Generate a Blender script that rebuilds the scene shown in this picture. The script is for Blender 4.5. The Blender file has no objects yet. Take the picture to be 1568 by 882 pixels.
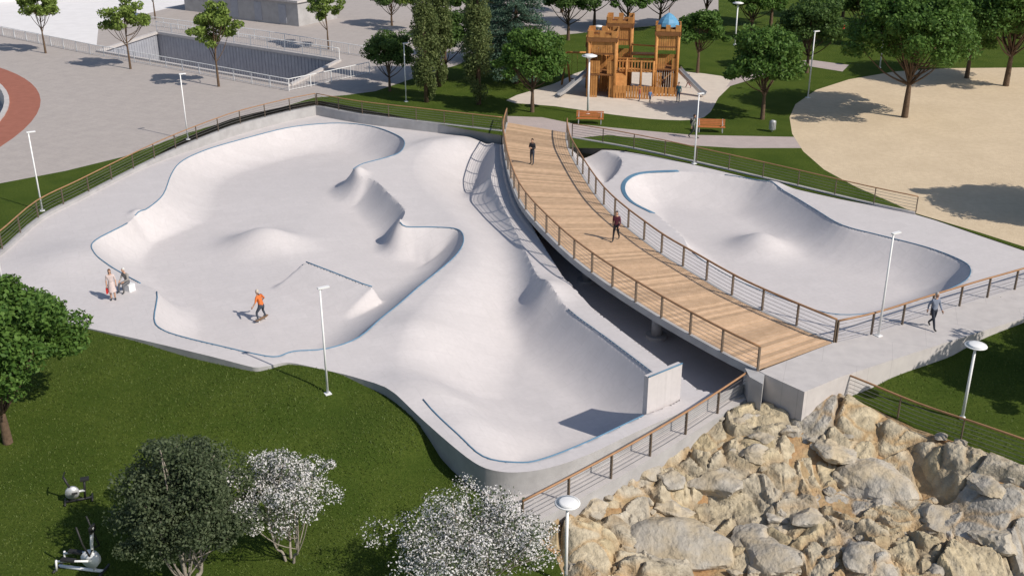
import bpy, bmesh, math, random
import numpy as np
from mathutils import Vector, Matrix
from mathutils.geometry import delaunay_2d_cdt
random.seed(4); RNG=np.random.default_rng(7)
SC=bpy.context.scene
# ------------------------------------------------------------------ survey of the site
F=1639.0; PITCH=math.radians(23.3); SP=math.sin(PITCH); CP=math.cos(PITCH); HC=22.0
def ss(a,b,x):
    t=np.clip((np.asarray(x,float)-a)/(b-a),0,1); return t*t*(3-2*t)
def hit(u,v,z=0.0):
    a=(u-784)/F; b=(v-441)/F; zz=z if not callable(z) else 0.0
    for _ in range(30 if callable(z) else 1):
        t=(HC-zz)/(SP+b*CP); x=a*t; y=t*(CP-b*SP)
        if callable(z): zz+=0.6*(float(z(x,y))-zz)
    return (x,y,zz)
def hits(l,z=0.0): return [hit(p[0],p[1],z) for p in l]
def catmull(pts,n=4,closed=True):
    P=[np.array(p,float) for p in pts]; out=[]; N=len(P)
    for i in range(N if closed else N-1):
        if closed: a,b,c,d=P[i-1],P[i],P[(i+1)%N],P[(i+2)%N]
        else: a,b,c,d=P[max(i-1,0)],P[i],P[i+1],P[min(i+2,N-1)]
        for k in range(n):
            t=k/n
            out.append(0.5*((2*b)+(c-a)*t+(2*a-5*b+4*c-d)*t*t+(3*b-a-3*c+d)*t**3))
    if not closed: out.append(P[-1])
    return np.array(out)
def resample(pts,step=None,n=None):
    P=np.array(pts,float); d=np.r_[0,np.cumsum(np.linalg.norm(np.diff(P,axis=0),axis=1))]
    if n is None: n=max(2,int(round(d[-1]/step))+1)
    s=np.linspace(0,d[-1],n)
    return np.stack([np.interp(s,d,P[:,k]) for k in range(P.shape[1])],1)
def inside(px,py,poly):
    px=np.asarray(px,float);py=np.asarray(py,float); r=np.zeros(px.shape,bool); n=len(poly)
    for i in range(n):
        x1,y1=poly[i][0],poly[i][1]; x2,y2=poly[(i+1)%n][0],poly[(i+1)%n][1]
        if y1==y2: continue
        c=((y1>py)!=(y2>py))&(px<(x2-x1)*(py-y1)/(y2-y1)+x1)
        r^=c
    return r
def polysd(px,py,poly,vals=None,closed=True):
    px=np.asarray(px,float);py=np.asarray(py,float)
    best=np.full(px.shape,1e9); nx=np.zeros(px.shape);ny=np.zeros(px.shape);vv=np.zeros(px.shape); n=len(poly)
    for i in range(n if closed else n-1):
        x1,y1=poly[i][0],poly[i][1]; j=(i+1)%n; x2,y2=poly[j][0],poly[j][1]
        dx,dy=x2-x1,y2-y1; L=dx*dx+dy*dy
        if L<1e-12: continue
        t=np.clip(((px-x1)*dx+(py-y1)*dy)/L,0,1); qx=x1+t*dx;qy=y1+t*dy
        d=(px-qx)**2+(py-qy)**2; m=d<best
        best=np.where(m,d,best); nx=np.where(m,qx,nx); ny=np.where(m,qy,ny)
        if vals is not None: vv=np.where(m,vals[i]*(1-t)+vals[j]*t,vv)
    d=np.sqrt(best)
    if closed: d=np.where(inside(px,py,poly),d,-d)
    return d,nx,ny,vv
# ------------------------------------------------------------------ terrain heights
CTRL=np.array([(-40,47,-.1),(-22,47,-.3),(-10.3,42.7,-.45),(-5.5,40,-1.0),(-1.5,36.5,-2.0),(4,38,-2.3),(10.4,41.4,-1.7),(14.5,42.3,-1.2),(18,44,-.9),
 (20,37,-1.1),(27,37,-.8),(25,46,-.5),(32,50,-.2),(-30,28,-.8),(-17,29,-1.0),(-8,31,-1.9),(-1,31,-3.2),(8,33,-3.7),(15,35,-3.0),(20,29,-3.8),(5,22,-5),(20,20,-5),(-20,15,-1.5),(0,5,-5),(40,30,-1.5),(-45,30,-.5),(60,40,-.3),(-60,10,-1)])
def E(x,y):
    x=np.asarray(x,float);y=np.asarray(y,float); w=0;s=0
    for c in CTRL:
        k=1/((x-c[0])**2+(y-c[1])**2+2.5)**2.2; w=w+k; s=s+k*c[2]
    return s/w*(1-ss(44,51,y))
BL=catmull(hits([(776,188),(771,208),(772,228),(780,268),(800,315),(850,371),(910,421),(1000,480),(1100,537),(1160,567)]),6,False)
BR=catmull(hits([(868,204),(869,218),(878,243),(925,315),(1000,379),(1060,417),(1130,458),(1200,491),(1277,524)]),6,False)
BLr=resample(BL,n=80); BRr=resample(BR,n=80); BC=(BLr+BRr)/2
_o=np.argsort(BC[:,1])
def bx(y): return np.interp(y,BC[_o,1],BC[_o,0])
def D(x,y):
    q=np.asarray(x)-bx(y)
    return -.15-.6*np.maximum(ss(-14,-4,x),ss(70,85,y))*(1-ss(-1,2,q))+.11*ss(3,9,q)
A_img=[(207,331,1.4),(228,318,2),(250,298,3),(262,268,3),(275,250,3),(300,236,3),(340,222,3.2),(410,203,3.2),(460,193,3.2),(520,189,3.2),(570,194,3),(605,206,3),(619,217,2.8),(614,232,2.5),(590,242,2.5),(556,251,2.2),(541,261,2.0),(549,270,2.0),(573,276,2.1),(597,298,2.2),(619,321,2.1),(617,334,1.9),(613,347,1.8),(635,348,2.0),(660,348,2.6),(695,350,3),(708,358,3),(708,376,3),(690,399,3),(640,440,3.4),(590,485,3.4),(550,517,3),(500,534,2.8),(450,538,2.2),(425,546,2),(400,544,2.2),(350,533,2.6),(280,516,2.6),(247,504,2.4),(236,488,2.2),(240,447,2.0),(215,434,2),(190,421,2.4),(165,408,2.8),(147,396,3),(141,380,3),(155,364,2.6),(195,342,1.4)]
B_img=[(645,236,4),(690,214,3),(735,215,3),(756,222,2.4),(757,250,2.2),(752,275,2.2),(768,312,2.4),(800,375,2.4),(829,433,2.4),(870,474,2.6),(930,518,2.6),(1000,571,2.4),(1040,604,1.8),(1030,618,1.6),(985,636,2.2),(900,676,2.6),(830,703,2.8),(790,708,2.8),(740,699,2.8),(700,664,2.8),(648,617,3.2),(612,580,6),(610,540,7),(640,480,7),(680,430,7),(712,395,6),(715,360,5.5),(680,320,6),(640,280,6),(635,250,5.5)]
C_img=[(1003,327,2),(970,310,2.6),(957,292,3),(962,276,3),(985,266,3),(1040,263,3.4),(1110,268,3.4),(1170,279,3.2),(1210,298,3.2),(1250,322,3),(1290,345,3),(1350,361,3.2),(1420,379,3),(1470,398,3),(1486,412,3),(1478,430,3),(1440,448,3),(1380,468,3),(1330,480,3),(1270,480,3),(1200,458,3),(1120,425,3),(1060,387,3),(1043,360,2.2)]
C2_img=[(880,224,1.6),(925,231,1.6),(951,243,1.6),(947,262,1.6),(925,280,1.6),(905,262,1.6),(880,240,1.6)]
def mk(img,n=4):
    P=np.array([(*hit(u,v,D)[:2],r) for u,v,r in img]); C=catmull(P,n); return C
PA,PB,PC,PC2=mk(A_img),mk(B_img),mk(C_img),mk(C2_img)
LIPB=PB[4:20*4+1]; SOFTB=np.vstack([PB[20*4-2:],PB[:5]])
TL=[hit(u,v,D)[:2] for u,v in [(776,232),(788,292),(800,318),(822,360),(862,424),(905,470),(960,513),(1018,556),(1068,596),(1100,603),(1140,586)]]
TR=[(p[0]-.7,p[1]) for p in BR[::-1] if 46<p[1]<79]
PU=np.array([(p[0],p[1],.3) for p in TL+TR])
OUT_img=[(-100,470),(-60,425),(0,388),(60,338),(120,307),(180,275),(240,245),(285,224),(330,206),(370,192),(440,176),(490,168),(560,181),(650,200),(768,222),(800,222),(868,228),(925,230),(960,233),(1060,252),(1180,281),(1290,306),(1400,328),(1500,361),(1600,395),(1700,430),(1600,436),(1568,443),(1500,463),(1420,489),(1340,515),(1277,528),(1218,549),(1162,571),(1150,584),(1100,603),(1060,624),(985,656),(900,696),(840,716),(790,723),(752,719),(725,707),(690,680),(640,637),(590,598),(540,577),(500,567),(450,556),(430,556),(400,562),(370,558),(250,528),(170,510),(85,492),(0,478),(-60,476)]
POUT=catmull([hit(u,v,D)[:2] for u,v in OUT_img],3)
RA=np.array([(*hit(468,414,-1.4)[:2],0),(*hit(572,446,-1.4)[:2],0)])
BUMPS=[(405,372,-1.6,1.1,2.0,1.5),(733,290,-1.5,.45,.8,1.0),(832,460,-1.2,.6,1.2,1.3),(640,497,-.5,.38,1.8,1.8),(640,590,-.6,.32,1.8,1.6),(700,228,-1.2,.35,1.6,1.6),
 (1163,380,-1.6,.95,1.5,1.5),(1185,284,-.1,.22,1.2,.7),(105,398,-.15,.35,2.5,2.5),(660,225,-.7,.3,1.3,1.6),
 (550,263,-.2,.45,.45,.6),(606,335,-.2,.45,.42,.7),(209,327,-.2,.2,.35,.45)]
BW=[(*hit(u,v,z)[:2],h,rx,ry) for u,v,z,h,rx,ry in BUMPS]
def prof(sd,R):
    s=np.clip(sd/R,0,1); return 1-(1-s)**1.95
SETS=((PA,1.6),(PC,1.6),(PC2,.9))
def S(x,y,cache=None):
    x=np.asarray(x,float);y=np.asarray(y,float); dep=np.zeros(x.shape)
    for P,dp in SETS:
        sd,_,_,R=polysd(x,y,P,P[:,2]); dep=np.maximum(dep,np.where(sd>0,dp*prof(np.maximum(sd,0),np.maximum(R,.1)),0))
    d1,_,_,R1=polysd(x,y,LIPB,LIPB[:,2],False); d2,_,_,_=polysd(x,y,SOFTB,None,False); inb=inside(x,y,PB)
    dep=np.maximum(dep,np.where(inb,1.95*prof(d1,np.maximum(R1,1.5)*1.1)*ss(-.2,5.4,d2),0))
    z=D(x,y)-dep
    for bxx,byy,h,rx,ry in BW: 
        r2=((x-bxx)/rx)**2+((y-byy)/ry)**2
        z=z+h*np.exp(-r2*.9)
    # hip (long wedge) inside the left basin
    dx,dy=RA[1,0]-RA[0,0],RA[1,1]-RA[0,1]; L=math.hypot(dx,dy); ux,uy=dx/L,dy/L
    s=(x-RA[0,0])*ux+(y-RA[0,1])*uy; n=(x-RA[0,0])*(-uy)+(y-RA[0,1])*ux   # n>0 = far side
    hh=.95*np.clip(np.minimum(1-(-n)/2.6,1-n/.35),0,1)*np.clip(np.minimum((s+.4)/.4,(L+.5-s)/.5),0,1)
    z=z+hh
    sd,_,_,_=polysd(x,y,PU)
    z=np.where(sd>0,np.minimum(z,D(x,y)+(-2.15-D(x,y))*np.clip(sd/.18,0,1)),z)
    return z
# ------------------------------------------------------------------ materials
def newmat(n):
    m=bpy.data.materials.new(n); m.use_nodes=True; nt=m.node_tree; return m,nt,nt.nodes['Principled BSDF']
def mat(name,c1,c2=None,scale=3.0,rough=.8,bump=0.0,bscale=None,detail=6,metal=0,island=0,c3=None,scale3=.3,spec=.3,f3=.6,lo=.34,hi=.66):
    m,nt,b=newmat(name); N=nt.nodes; L=nt.links
    b.inputs['Roughness'].default_value=rough; b.inputs['Metallic'].default_value=metal; b.inputs['Specular IOR Level'].default_value=spec
    tc=N.new('ShaderNodeTexCoord')
    if c2 is None: c2=tuple(x*.85 for x in c1)
    n=N.new('ShaderNodeTexNoise'); n.inputs['Scale'].default_value=scale; n.inputs['Detail'].default_value=detail; n.inputs['Roughness'].default_value=.6
    L.new(tc.outputs['Object'],n.inputs['Vector'])
    r=N.new('ShaderNodeValToRGB'); r.color_ramp.elements[0].position=lo; r.color_ramp.elements[1].position=hi
    r.color_ramp.elements[0].color=(*c1,1); r.color_ramp.elements[1].color=(*c2,1); L.new(n.outputs['Fac'],r.inputs['Fac'])
    out=r.outputs['Color']
    if c3 is not None:
        n3=N.new('ShaderNodeTexNoise'); n3.inputs['Scale'].default_value=scale3; n3.inputs['Detail'].default_value=4; L.new(tc.outputs['Object'],n3.inputs['Vector'])
        r3=N.new('ShaderNodeValToRGB'); r3.color_ramp.elements[0].position=.42; r3.color_ramp.elements[1].position=.62; r3.color_ramp.elements[1].color=(f3,f3,f3,1); r3.color_ramp.elements[0].color=(0,0,0,1)
        L.new(n3.outputs['Fac'],r3.inputs['Fac'])
        mx=N.new('ShaderNodeMix'); mx.data_type='RGBA'; L.new(r3.outputs['Color'],mx.inputs[0]); L.new(out,mx.inputs[6]); mx.inputs[7].default_value=(*c3,1); out=mx.outputs[2]
    if island:
        g=N.new('ShaderNodeNewGeometry'); mr=N.new('ShaderNodeMapRange'); mr.inputs[3].default_value=1-island; mr.inputs[4].default_value=1+island
        L.new(g.outputs['Random Per Island'],mr.inputs[0]); hs=N.new('ShaderNodeHueSaturation'); L.new(mr.outputs[0],hs.inputs['Value']); L.new(out,hs.inputs['Color']); out=hs.outputs['Color']
    L.new(out,b.inputs['Base Color'])
    if bump:
        nb=N.new('ShaderNodeTexNoise'); nb.inputs['Scale'].default_value=bscale or scale*4; nb.inputs['Detail'].default_value=8; L.new(tc.outputs['Object'],nb.inputs['Vector'])
        bp=N.new('ShaderNodeBump'); bp.inputs['Strength'].default_value=1; bp.inputs['Distance'].default_value=bump; L.new(nb.outputs['Fac'],bp.inputs['Height']); L.new(bp.outputs[0],b.inputs['Normal'])
    return m
def leafmat(name,c1,c2,trans=.35):
    m,nt,b=newmat(name); N=nt.nodes;L=nt.links
    g=N.new('ShaderNodeNewGeometry'); r=N.new('ShaderNodeValToRGB'); r.color_ramp.elements[0].color=(*c1,1); r.color_ramp.elements[1].color=(*c2,1)
    L.new(g.outputs['Random Per Island'],r.inputs['Fac']); L.new(r.outputs[0],b.inputs['Base Color']); b.inputs['Roughness'].default_value=.6; b.inputs['Specular IOR Level'].default_value=.25
    t=N.new('ShaderNodeBsdfTranslucent'); L.new(r.outputs[0],t.inputs['Color']); mx=N.new('ShaderNodeMixShader'); mx.inputs[0].default_value=trans
    L.new(b.outputs[0],mx.inputs[1]); L.new(t.outputs[0],mx.inputs[2]); L.new(mx.outputs[0],N['Material Output'].inputs['Surface']); return m
def brickmul(m,rot,bw,rh,mort,c2,cm_,scale=1):
    nt=m.node_tree;N=nt.nodes;L=nt.links;b=N['Principled BSDF']; src=b.inputs['Base Color'].links[0].from_socket
    tc=N.new('ShaderNodeTexCoord'); mp=N.new('ShaderNodeMapping'); mp.inputs['Rotation'].default_value=(0,0,math.radians(rot)); L.new(tc.outputs['Object'],mp.inputs[0])
    bk=N.new('ShaderNodeTexBrick'); bk.inputs['Scale'].default_value=scale; bk.inputs['Mortar Size'].default_value=mort; bk.inputs['Brick Width'].default_value=bw; bk.inputs['Row Height'].default_value=rh
    bk.inputs['Color1'].default_value=(1,1,1,1); bk.inputs['Color2'].default_value=(c2,c2,c2,1); bk.inputs['Mortar'].default_value=(cm_,cm_,cm_,1); L.new(mp.outputs[0],bk.inputs[0])
    mx=N.new('ShaderNodeMix'); mx.data_type='RGBA'; mx.blend_type='MULTIPLY'; mx.inputs[0].default_value=1; L.new(src,mx.inputs[6]); L.new(bk.outputs[0],mx.inputs[7]); L.new(mx.outputs[2],b.inputs['Base Color']); return m
M={}
M['conc']=brickmul(mat('skate_concrete',(.575,.54,.54),(.54,.508,.508),1.1,.8,.0025,25,detail=10,c3=(.515,.485,.485),scale3=5,f3=.5),-25,1.6,.8,.014,.965,.92)
M['conc2']=mat('grey_concrete',(.42,.41,.41),(.34,.33,.33),1.2,.85,.006,20)
M['walk']=brickmul(mat('walkway_concrete',(.54,.505,.49),(.47,.44,.43),1.5,.85,.005,25),18,3,3,.01,.98,.8)
M['grass']=mat('lawn_grass',(.056,.090,.014),(.100,.135,.025),9,.95,.06,60,c3=(.045,.080,.012),scale3=.45,spec=.05,detail=12,f3=.5)
M['blade']=leafmat('grass_blades',(.065,.105,.018),(.14,.18,.04),.3)
M['plaza']=brickmul(mat('plaza_paving',(.43,.385,.36),(.385,.345,.325),.9,.9,.003,30,c3=(.35,.315,.295),scale3=5,f3=.4),32,.8,.8,.02,.97,.88)
M['wpave']=mat('white_paving',(.74,.72,.72),(.68,.66,.66),.7,.9)
M['sand']=mat('sand_ground',(.62,.50,.35),(.55,.44,.305),.35,.95,.03,9,c3=(.51,.40,.27),scale3=2.5,f3=.5)
M['pad']=mat('playground_sand',(.62,.54,.46),(.55,.48,.41),1,.95,.02,14)
M['path']=brickmul(mat('pink_path_paving',(.46,.385,.365),(.41,.345,.325),1,.9),-6,.6,.3,.02,.95,.88)
M['red']=mat('red_track',(.34,.13,.09),(.29,.11,.075),1.5,.9)
M['dirt']=mat('rocky_soil',(.42,.31,.18),(.30,.22,.12),2.2,.95,.12,5,c3=(.40,.20,.08),scale3=.8)
M['blue']=mat('blue_coping',(.09,.19,.29),(.11,.22,.33),3,.5)
M['wood']=mat('deck_planks',(.60,.41,.265),(.49,.33,.205),2.5,.7,.004,30,island=.2)
M['rail']=mat('wood_handrail',(.38,.21,.11),(.30,.165,.085),4,.55)
M['post']=mat('brown_metal_post',(.19,.145,.11),(.155,.12,.09),5,.5,metal=.3)
M['wire']=mat('steel_cable',(.30,.28,.27),(.25,.24,.23),5,.4,metal=.6)
M['white']=mat('white_paint',(.80,.80,.80),(.74,.74,.74),3,.4)
M['galv']=mat('galvanised_metal',(.55,.56,.57),(.45,.46,.47),5,.45,metal=.4)
M['rock']=mat('boulder_stone',(.45,.41,.35),(.33,.30,.255),2.2,.95,.10,5,island=.12,c3=(.43,.35,.235),scale3=.9,f3=.8)
M['bark']=mat('tree_bark',(.15,.10,.065),(.09,.06,.04),6,.95,.02,20)
M['barkpale']=mat('pale_bark',(.34,.30,.25),(.22,.19,.16),6,.95,.02,20)
M['leafA']=leafmat('green_leaves',(.050,.115,.020),(.13,.225,.045))
M['leafB']=leafmat('dark_leaves',(.045,.090,.024),(.105,.175,.04))
M['leafC']=leafmat('light_leaves',(.13,.20,.035),(.25,.33,.08))
M['leafD']=leafmat('conifer_needles',(.060,.115,.080),(.12,.19,.13))
M['leafE']=leafmat('cypress_leaves',(.095,.135,.045),(.21,.25,.09),.45)
M['leafO']=leafmat('olive_leaves',(.045,.068,.030),(.13,.16,.085))
M['petal']=leafmat('white_blossom',(.68,.65,.63),(.80,.78,.78),.25)
M['castle']=mat('castle_timber',(.52,.25,.08),(.38,.17,.05),3,.7,.004,20,island=.15)
M['castled']=mat('castle_timber_dark',(.25,.11,.04),(.18,.08,.03),3,.75)
M['dome']=mat('blue_roof',(.14,.34,.52),(.10,.27,.44),3,.4)
M['steel']=mat('slide_steel',(.55,.56,.58),(.5,.5,.52),3,.3,metal=.7)
M['black']=mat('black_plastic',(.03,.03,.03),(.02,.02,.02),3,.5)
M['glassy']=mat('slate_cladding',(.36,.37,.41),(.30,.31,.35),1.5,.6)
M['bench']=mat('bench_wood',(.44,.15,.05),(.36,.12,.04),3,.6)
def rockface():
    m=mat('rock_face',(1.0,1.0,1.0),(.66,.645,.63),3.0,.95,.12,6,detail=14); nt=m.node_tree;N=nt.nodes;L=nt.links;b=N['Principled BSDF']; src=b.inputs['Base Color'].links[0].from_socket
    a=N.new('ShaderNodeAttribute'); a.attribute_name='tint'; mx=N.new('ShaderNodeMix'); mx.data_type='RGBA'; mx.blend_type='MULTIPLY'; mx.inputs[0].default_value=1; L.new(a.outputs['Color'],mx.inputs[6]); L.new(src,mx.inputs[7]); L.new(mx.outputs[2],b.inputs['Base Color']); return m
M['rockface']=rockface()
# ------------------------------------------------------------------ mesh builder
class MB:
    def __init__(s): s.v=[];s.f=[];s.m=[];s.s=[]
    def add(s,vs,fs,m=0,sm=False):
        o=len(s.v); s.v.extend([tuple(map(float,p)) for p in vs]); s.f.extend([tuple(int(i)+o for i in f) for f in fs]); s.m.extend([m]*len(fs)); s.s.extend([sm]*len(fs))
    def addnp(s,V,Fc,m,sm=False):
        o=len(s.v); s.v.extend(V.tolist()); s.f.extend((Fc+o).tolist()); s.m.extend([m]*len(Fc)); s.s.extend([sm]*len(Fc))
    def box(s,c,size,rz=0,m=0,rx=0,ry=0):
        R=Matrix.Rotation(rz,3,'Z')@Matrix.Rotation(ry,3,'Y')@Matrix.Rotation(rx,3,'X'); x,y,z=[k/2 for k in size]
        V=[Vector(c)+R@Vector(p) for p in ((-x,-y,-z),(x,-y,-z),(x,y,-z),(-x,y,-z),(-x,-y,z),(x,-y,z),(x,y,z),(-x,y,z))]
        s.add(V,[(0,3,2,1),(4,5,6,7),(0,1,5,4),(1,2,6,5),(2,3,7,6),(3,0,4,7)],m)
    def hexa(s,V,m=0): s.add(V,[(0,3,2,1),(4,5,6,7),(0,1,5,4),(1,2,6,5),(2,3,7,6),(3,0,4,7)],m)
    def tube(s,pts,r,m=0,seg=6,sm=True,cap=True):
        P=[Vector(p) for p in pts]; n=len(P); rr=r if hasattr(r,'__len__') else [r]*n; V=[];Fc=[]; prev=None
        for i,p in enumerate(P):
            t=(P[min(i+1,n-1)]-P[max(i-1,0)]); t=t.normalized() if t.length>1e-9 else Vector((0,0,1))
            if prev is None:
                a=Vector((0,0,1)) if abs(t.z)<.9 else Vector((1,0,0)); u=t.cross(a).normalized()
            else:
                u=prev-t*prev.dot(t); u=u.normalized() if u.length>1e-6 else t.orthogonal().normalized()
            prev=u; w=t.cross(u)
            for k in range(seg):
                an=2*math.pi*k/seg; V.append(p+(u*math.cos(an)+w*math.sin(an))*rr[i])
        for i in range(n-1):
            for k in range(seg):
                k2=(k+1)%seg; Fc.append((i*seg+k,i*seg+k2,(i+1)*seg+k2,(i+1)*seg+k))
        if cap: Fc.append(tuple(range(seg-1,-1,-1))); Fc.append(tuple((n-1)*seg+k for k in range(seg)))
        s.add(V,Fc,m,sm)
    def beam(s,p,q,w,h,m=0):
        p=Vector(p);q=Vector(q);t=(q-p).normalized(); a=Vector((0,0,1)) if abs(t.z)<.95 else Vector((0,1,0)); u=t.cross(a).normalized()*w/2; k=u.cross(t).normalized()*h/2
        s.hexa([p-u-k,p+u-k,q+u-k,q-u-k,p-u+k,p+u+k,q+u+k,q-u+k],m)
    def prism(s,top,zb,m=0,mside=None):
        n=len(top); ar=sum(top[i][0]*top[(i+1)%n][1]-top[(i+1)%n][0]*top[i][1] for i in range(n))
        if ar<0: top=top[::-1]
        V=[tuple(p) for p in top]+[(p[0],p[1],zb if not callable(zb) else zb(p[0],p[1])) for p in top]
        s.add(V,[tuple(range(n))],m); 
        o=len(s.v)-2*n; Fc=[(i,n+i,n+(i+1)%n,(i+1)%n) for i in range(n)]
        s.f.extend([tuple(k+o for k in f) for f in Fc]); s.m.extend([m if mside is None else mside]*n); s.s.extend([False]*n)
    def ball(s,c,r,m=0,seg=10,ring=7,R=None):
        V=[];Fc=[]; r=r if hasattr(r,'__len__') else (r,r,r)
        for i in range(ring+1):
            th=math.pi*i/ring
            for k in range(seg):
                ph=2*math.pi*k/seg; q=Vector((r[0]*math.sin(th)*math.cos(ph),r[1]*math.sin(th)*math.sin(ph),r[2]*math.cos(th)))
                if R is not None: q=R@q
                V.append(Vector(c)+q)
        for i in range(ring):
            for k in range(seg): k2=(k+1)%seg; Fc.append((i*seg+k,(i+1)*seg+k,(i+1)*seg+k2,i*seg+k2))
        s.add(V,Fc,m,True)
    def mesh(s,name,mats):
        me=bpy.data.meshes.new(name); me.from_pydata(s.v,[],s.f)
        for mm in mats: me.materials.append(M[mm] if isinstance(mm,str) else mm)
        me.polygons.foreach_set('material_index',s.m); me.polygons.foreach_set('use_smooth',s.s); me.update(); return me
    def obj(s,name,mats,loc=(0,0,0),rz=0):
        return place(name,s.mesh(name,mats),loc,rz)
def place(name,me,loc=(0,0,0),rz=0,sc=1):
    o=bpy.data.objects.new(name,me); SC.collection.objects.link(o); o.location=loc; o.rotation_euler=(0,0,rz); o.scale=sc if hasattr(sc,'__len__') else (sc,)*3; return o
# ------------------------------------------------------------------ skatepark surface
cell=.14
gx=np.arange(-36,38,cell); gy=np.arange(33.5,97,cell); X,Y=np.meshgrid(gx,gy); ny_,nx_=X.shape
cxm=(X[:-1,:-1]+cell/2); cym=(Y[:-1,:-1]+cell/2)
keep=inside(cxm,cym,POUT)
idx=np.arange(ny_*nx_).reshape(ny_,nx_)
quads=np.stack([idx[:-1,:-1][keep],idx[:-1,1:][keep],idx[1:,1:][keep],idx[1:,:-1][keep]],1)
used,inv=np.unique(quads.ravel(),return_inverse=True); quads=inv.reshape(-1,4)
vx=X.ravel()[used].copy(); vy=Y.ravel()[used].copy()
cnt=np.bincount(quads.ravel()); bnd=cnt<4
_,qx,qy,_=polysd(vx[bnd],vy[bnd],POUT); vx[bnd]=qx; vy[bnd]=qy
snapped=bnd.copy()
for P in (PA,LIPB,PC,PC2,PU):
    near=(~snapped)&(vx>P[:,0].min()-1)&(vx<P[:,0].max()+1)&(vy>P[:,1].min()-1)&(vy<P[:,1].max()+1)
    ii=np.where(near)[0]; sd,qx,qy,_=polysd(vx[ii],vy[ii],P,None,P is not LIPB); k=np.abs(sd)<cell*.5; vx[ii[k]]=qx[k]; vy[ii[k]]=qy[k]; snapped[ii[k]]=True
vz=S(vx,vy)
e=np.concatenate([quads[:,[0,1]],quads[:,[1,2]],quads[:,[2,3]],quads[:,[3,0]]]); es=np.sort(e,1); key=es[:,0].astype(np.int64)*10**7+es[:,1]
u_,c_=np.unique(key,return_counts=True); be=e[np.isin(key,u_[c_==1])]
V=np.stack([vx,vy,vz],1); n0=len(V); bv=np.unique(be); remap={int(b):n0+i for i,b in enumerate(bv)}
V2=V[bv].copy(); V2[:,2]=-4.5
mb=MB(); mb.addnp(np.vstack([V,V2]),quads,0,True)
sk=[(int(b),int(a),remap[int(a)],remap[int(b)]) for a,b in be]
mb.f.extend(sk); mb.m.extend([1]*len(sk)); mb.s.extend([False]*len(sk))
skate=mb.obj('skatepark_bowls',['conc','conc2'])
skate.data.set_sharp_from_angle(angle=math.radians(38))
# coping lines
def subpoly(P,i0,i1,n=4):
    L=[P[k%len(P)] for k in range(i0*n,i1*n+1)]; return [(p[0],p[1],max(float(D(p[0],p[1])),float(S(p[0],p[1])))+.01) for p in L]
mb=MB()
def coping(P,i0,i1,r=.036): mb.tube(subpoly(P,i0,i1),r,0,6)
coping(PA,0,16);coping(PA,22,40);coping(PA,41,47)
coping(PB,14,20); coping(PB,9,12,.02)
coping(PC,6,22,.026)
for dd in (0,.05,.1,.15,.2,.25,.3):
    q=[hit(u,v,D) for u,v in [(1003,327),(970,310),(957,292),(962,276),(985,266),(1040,263)]]
    cen=np.mean(PC[:,:2],0); L=[]
    for p in catmull(q,5,False):
        d=np.array([cen[0]-p[0],cen[1]-p[1]]); d/=np.linalg.norm(d); L.append((p[0]-d[0]*dd,p[1]-d[1]*dd,float(D(p[0],p[1]))+.005))
    mb.tube(L,.03,0,6)
hz=lambda s:tuple(np.array([RA[0,0]*(1-s)+RA[1,0]*s,RA[0,1]*(1-s)+RA[1,1]*s]))
L=[(*hz(s),float(S(*hz(s)))+.02) for s in np.linspace(.02,.98,8)]; mb.tube(L,.036,0,6)
mb.obj('blue_coping_edge',['blue'])
# upright quarter wall at the front lip
p=np.array(hit(990,634,-.8)); q=np.array(hit(1041,612,-.8)); mb=MB(); d=(q-p)/np.linalg.norm(q-p); nn=np.array([-d[1],d[0],0])
zb,zt=-2.4,.95
mb.hexa([(*(p+nn*a)[:2],z) if k==0 else (*(q+nn*a)[:2],z) for z in (zb,zt) for k,a in ((0,0),(1,0),(1,.25),(0,.25))],0)
mb.tube([(*(p+nn*.0)[:2],zt+.02),(*(q)[:2],zt+.02)],.035,1,6)
mb.obj('skate_wall',['conc','blue'])
# ------------------------------------------------------------------ ground sheet
P2=lambda l:[p[:2] for p in hits(l)]
PLAZA=P2([(-900,520),(-300,350),(-100,302),(0,281),(100,262),(190,240),(250,218),(290,203),(370,180),(440,162),(480,150),(530,146),(575,140),(640,118),(700,100),(760,72),(860,54),(1000,40),(1100,20),(1100,0),(980,-20),(860,10),(780,-40),(300,-150),(-1100,-150)])
WPAVE=P2([(-600,-60),(0,42),(148,70),(151,40),(215,24),(300,2),(330,-60),(-300,-150)])
SAND=P2([(2400,100),(1700,100),(1568,104),(1450,105),(1370,110),(1300,122),(1250,138),(1218,160),(1209,180),(1213,205),(1230,232),(1262,260),(1310,286),(1370,312),(1403,327),(1500,356),(1600,388),(1720,424),(2400,600)])
PAD=[p[:2] for p in catmull(hits([(775,154),(850,128),(895,108),(960,104),(1050,110),(1120,122),(1100,150),(1078,180),(1020,184),(940,176),(850,163)]),3)]
PATH=P2([(776,178),(830,180),(880,190),(960,198),(1060,207),(1216,210),(1227,227),(1130,227),(1060,223),(1000,214),(930,207),(880,212),(868,207),(776,191)])
PATH2=P2([(1120,122),(1180,100),(1240,92),(1300,100),(1290,110),(1240,102),(1190,110),(1112,134)])
PIT=P2([(150,80),(445,132),(560,108),(520,94),(240,54),(178,44)])
a=np.array(PIT); PIT=[tuple(a[0]),tuple(a[1]),tuple(a[1]+(a[3]-a[1])),tuple(a[0]+(a[3]-a[1]))]
RC=(-77.5,77.6); ang=np.linspace(0,2*math.pi,97)[:-1]
RING_O=[(RC[0]+39.2*math.cos(t),RC[1]+39.2*math.sin(t)) for t in ang]; RING_I=[(RC[0]+36.7*math.cos(t),RC[1]+36.7*math.sin(t)) for t in ang]
zp=lambda x,y:float(np.interp(x,[-1,10.5],[-1.9,-1.2]))
IN=[tuple(p) for p in POUT]
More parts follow.
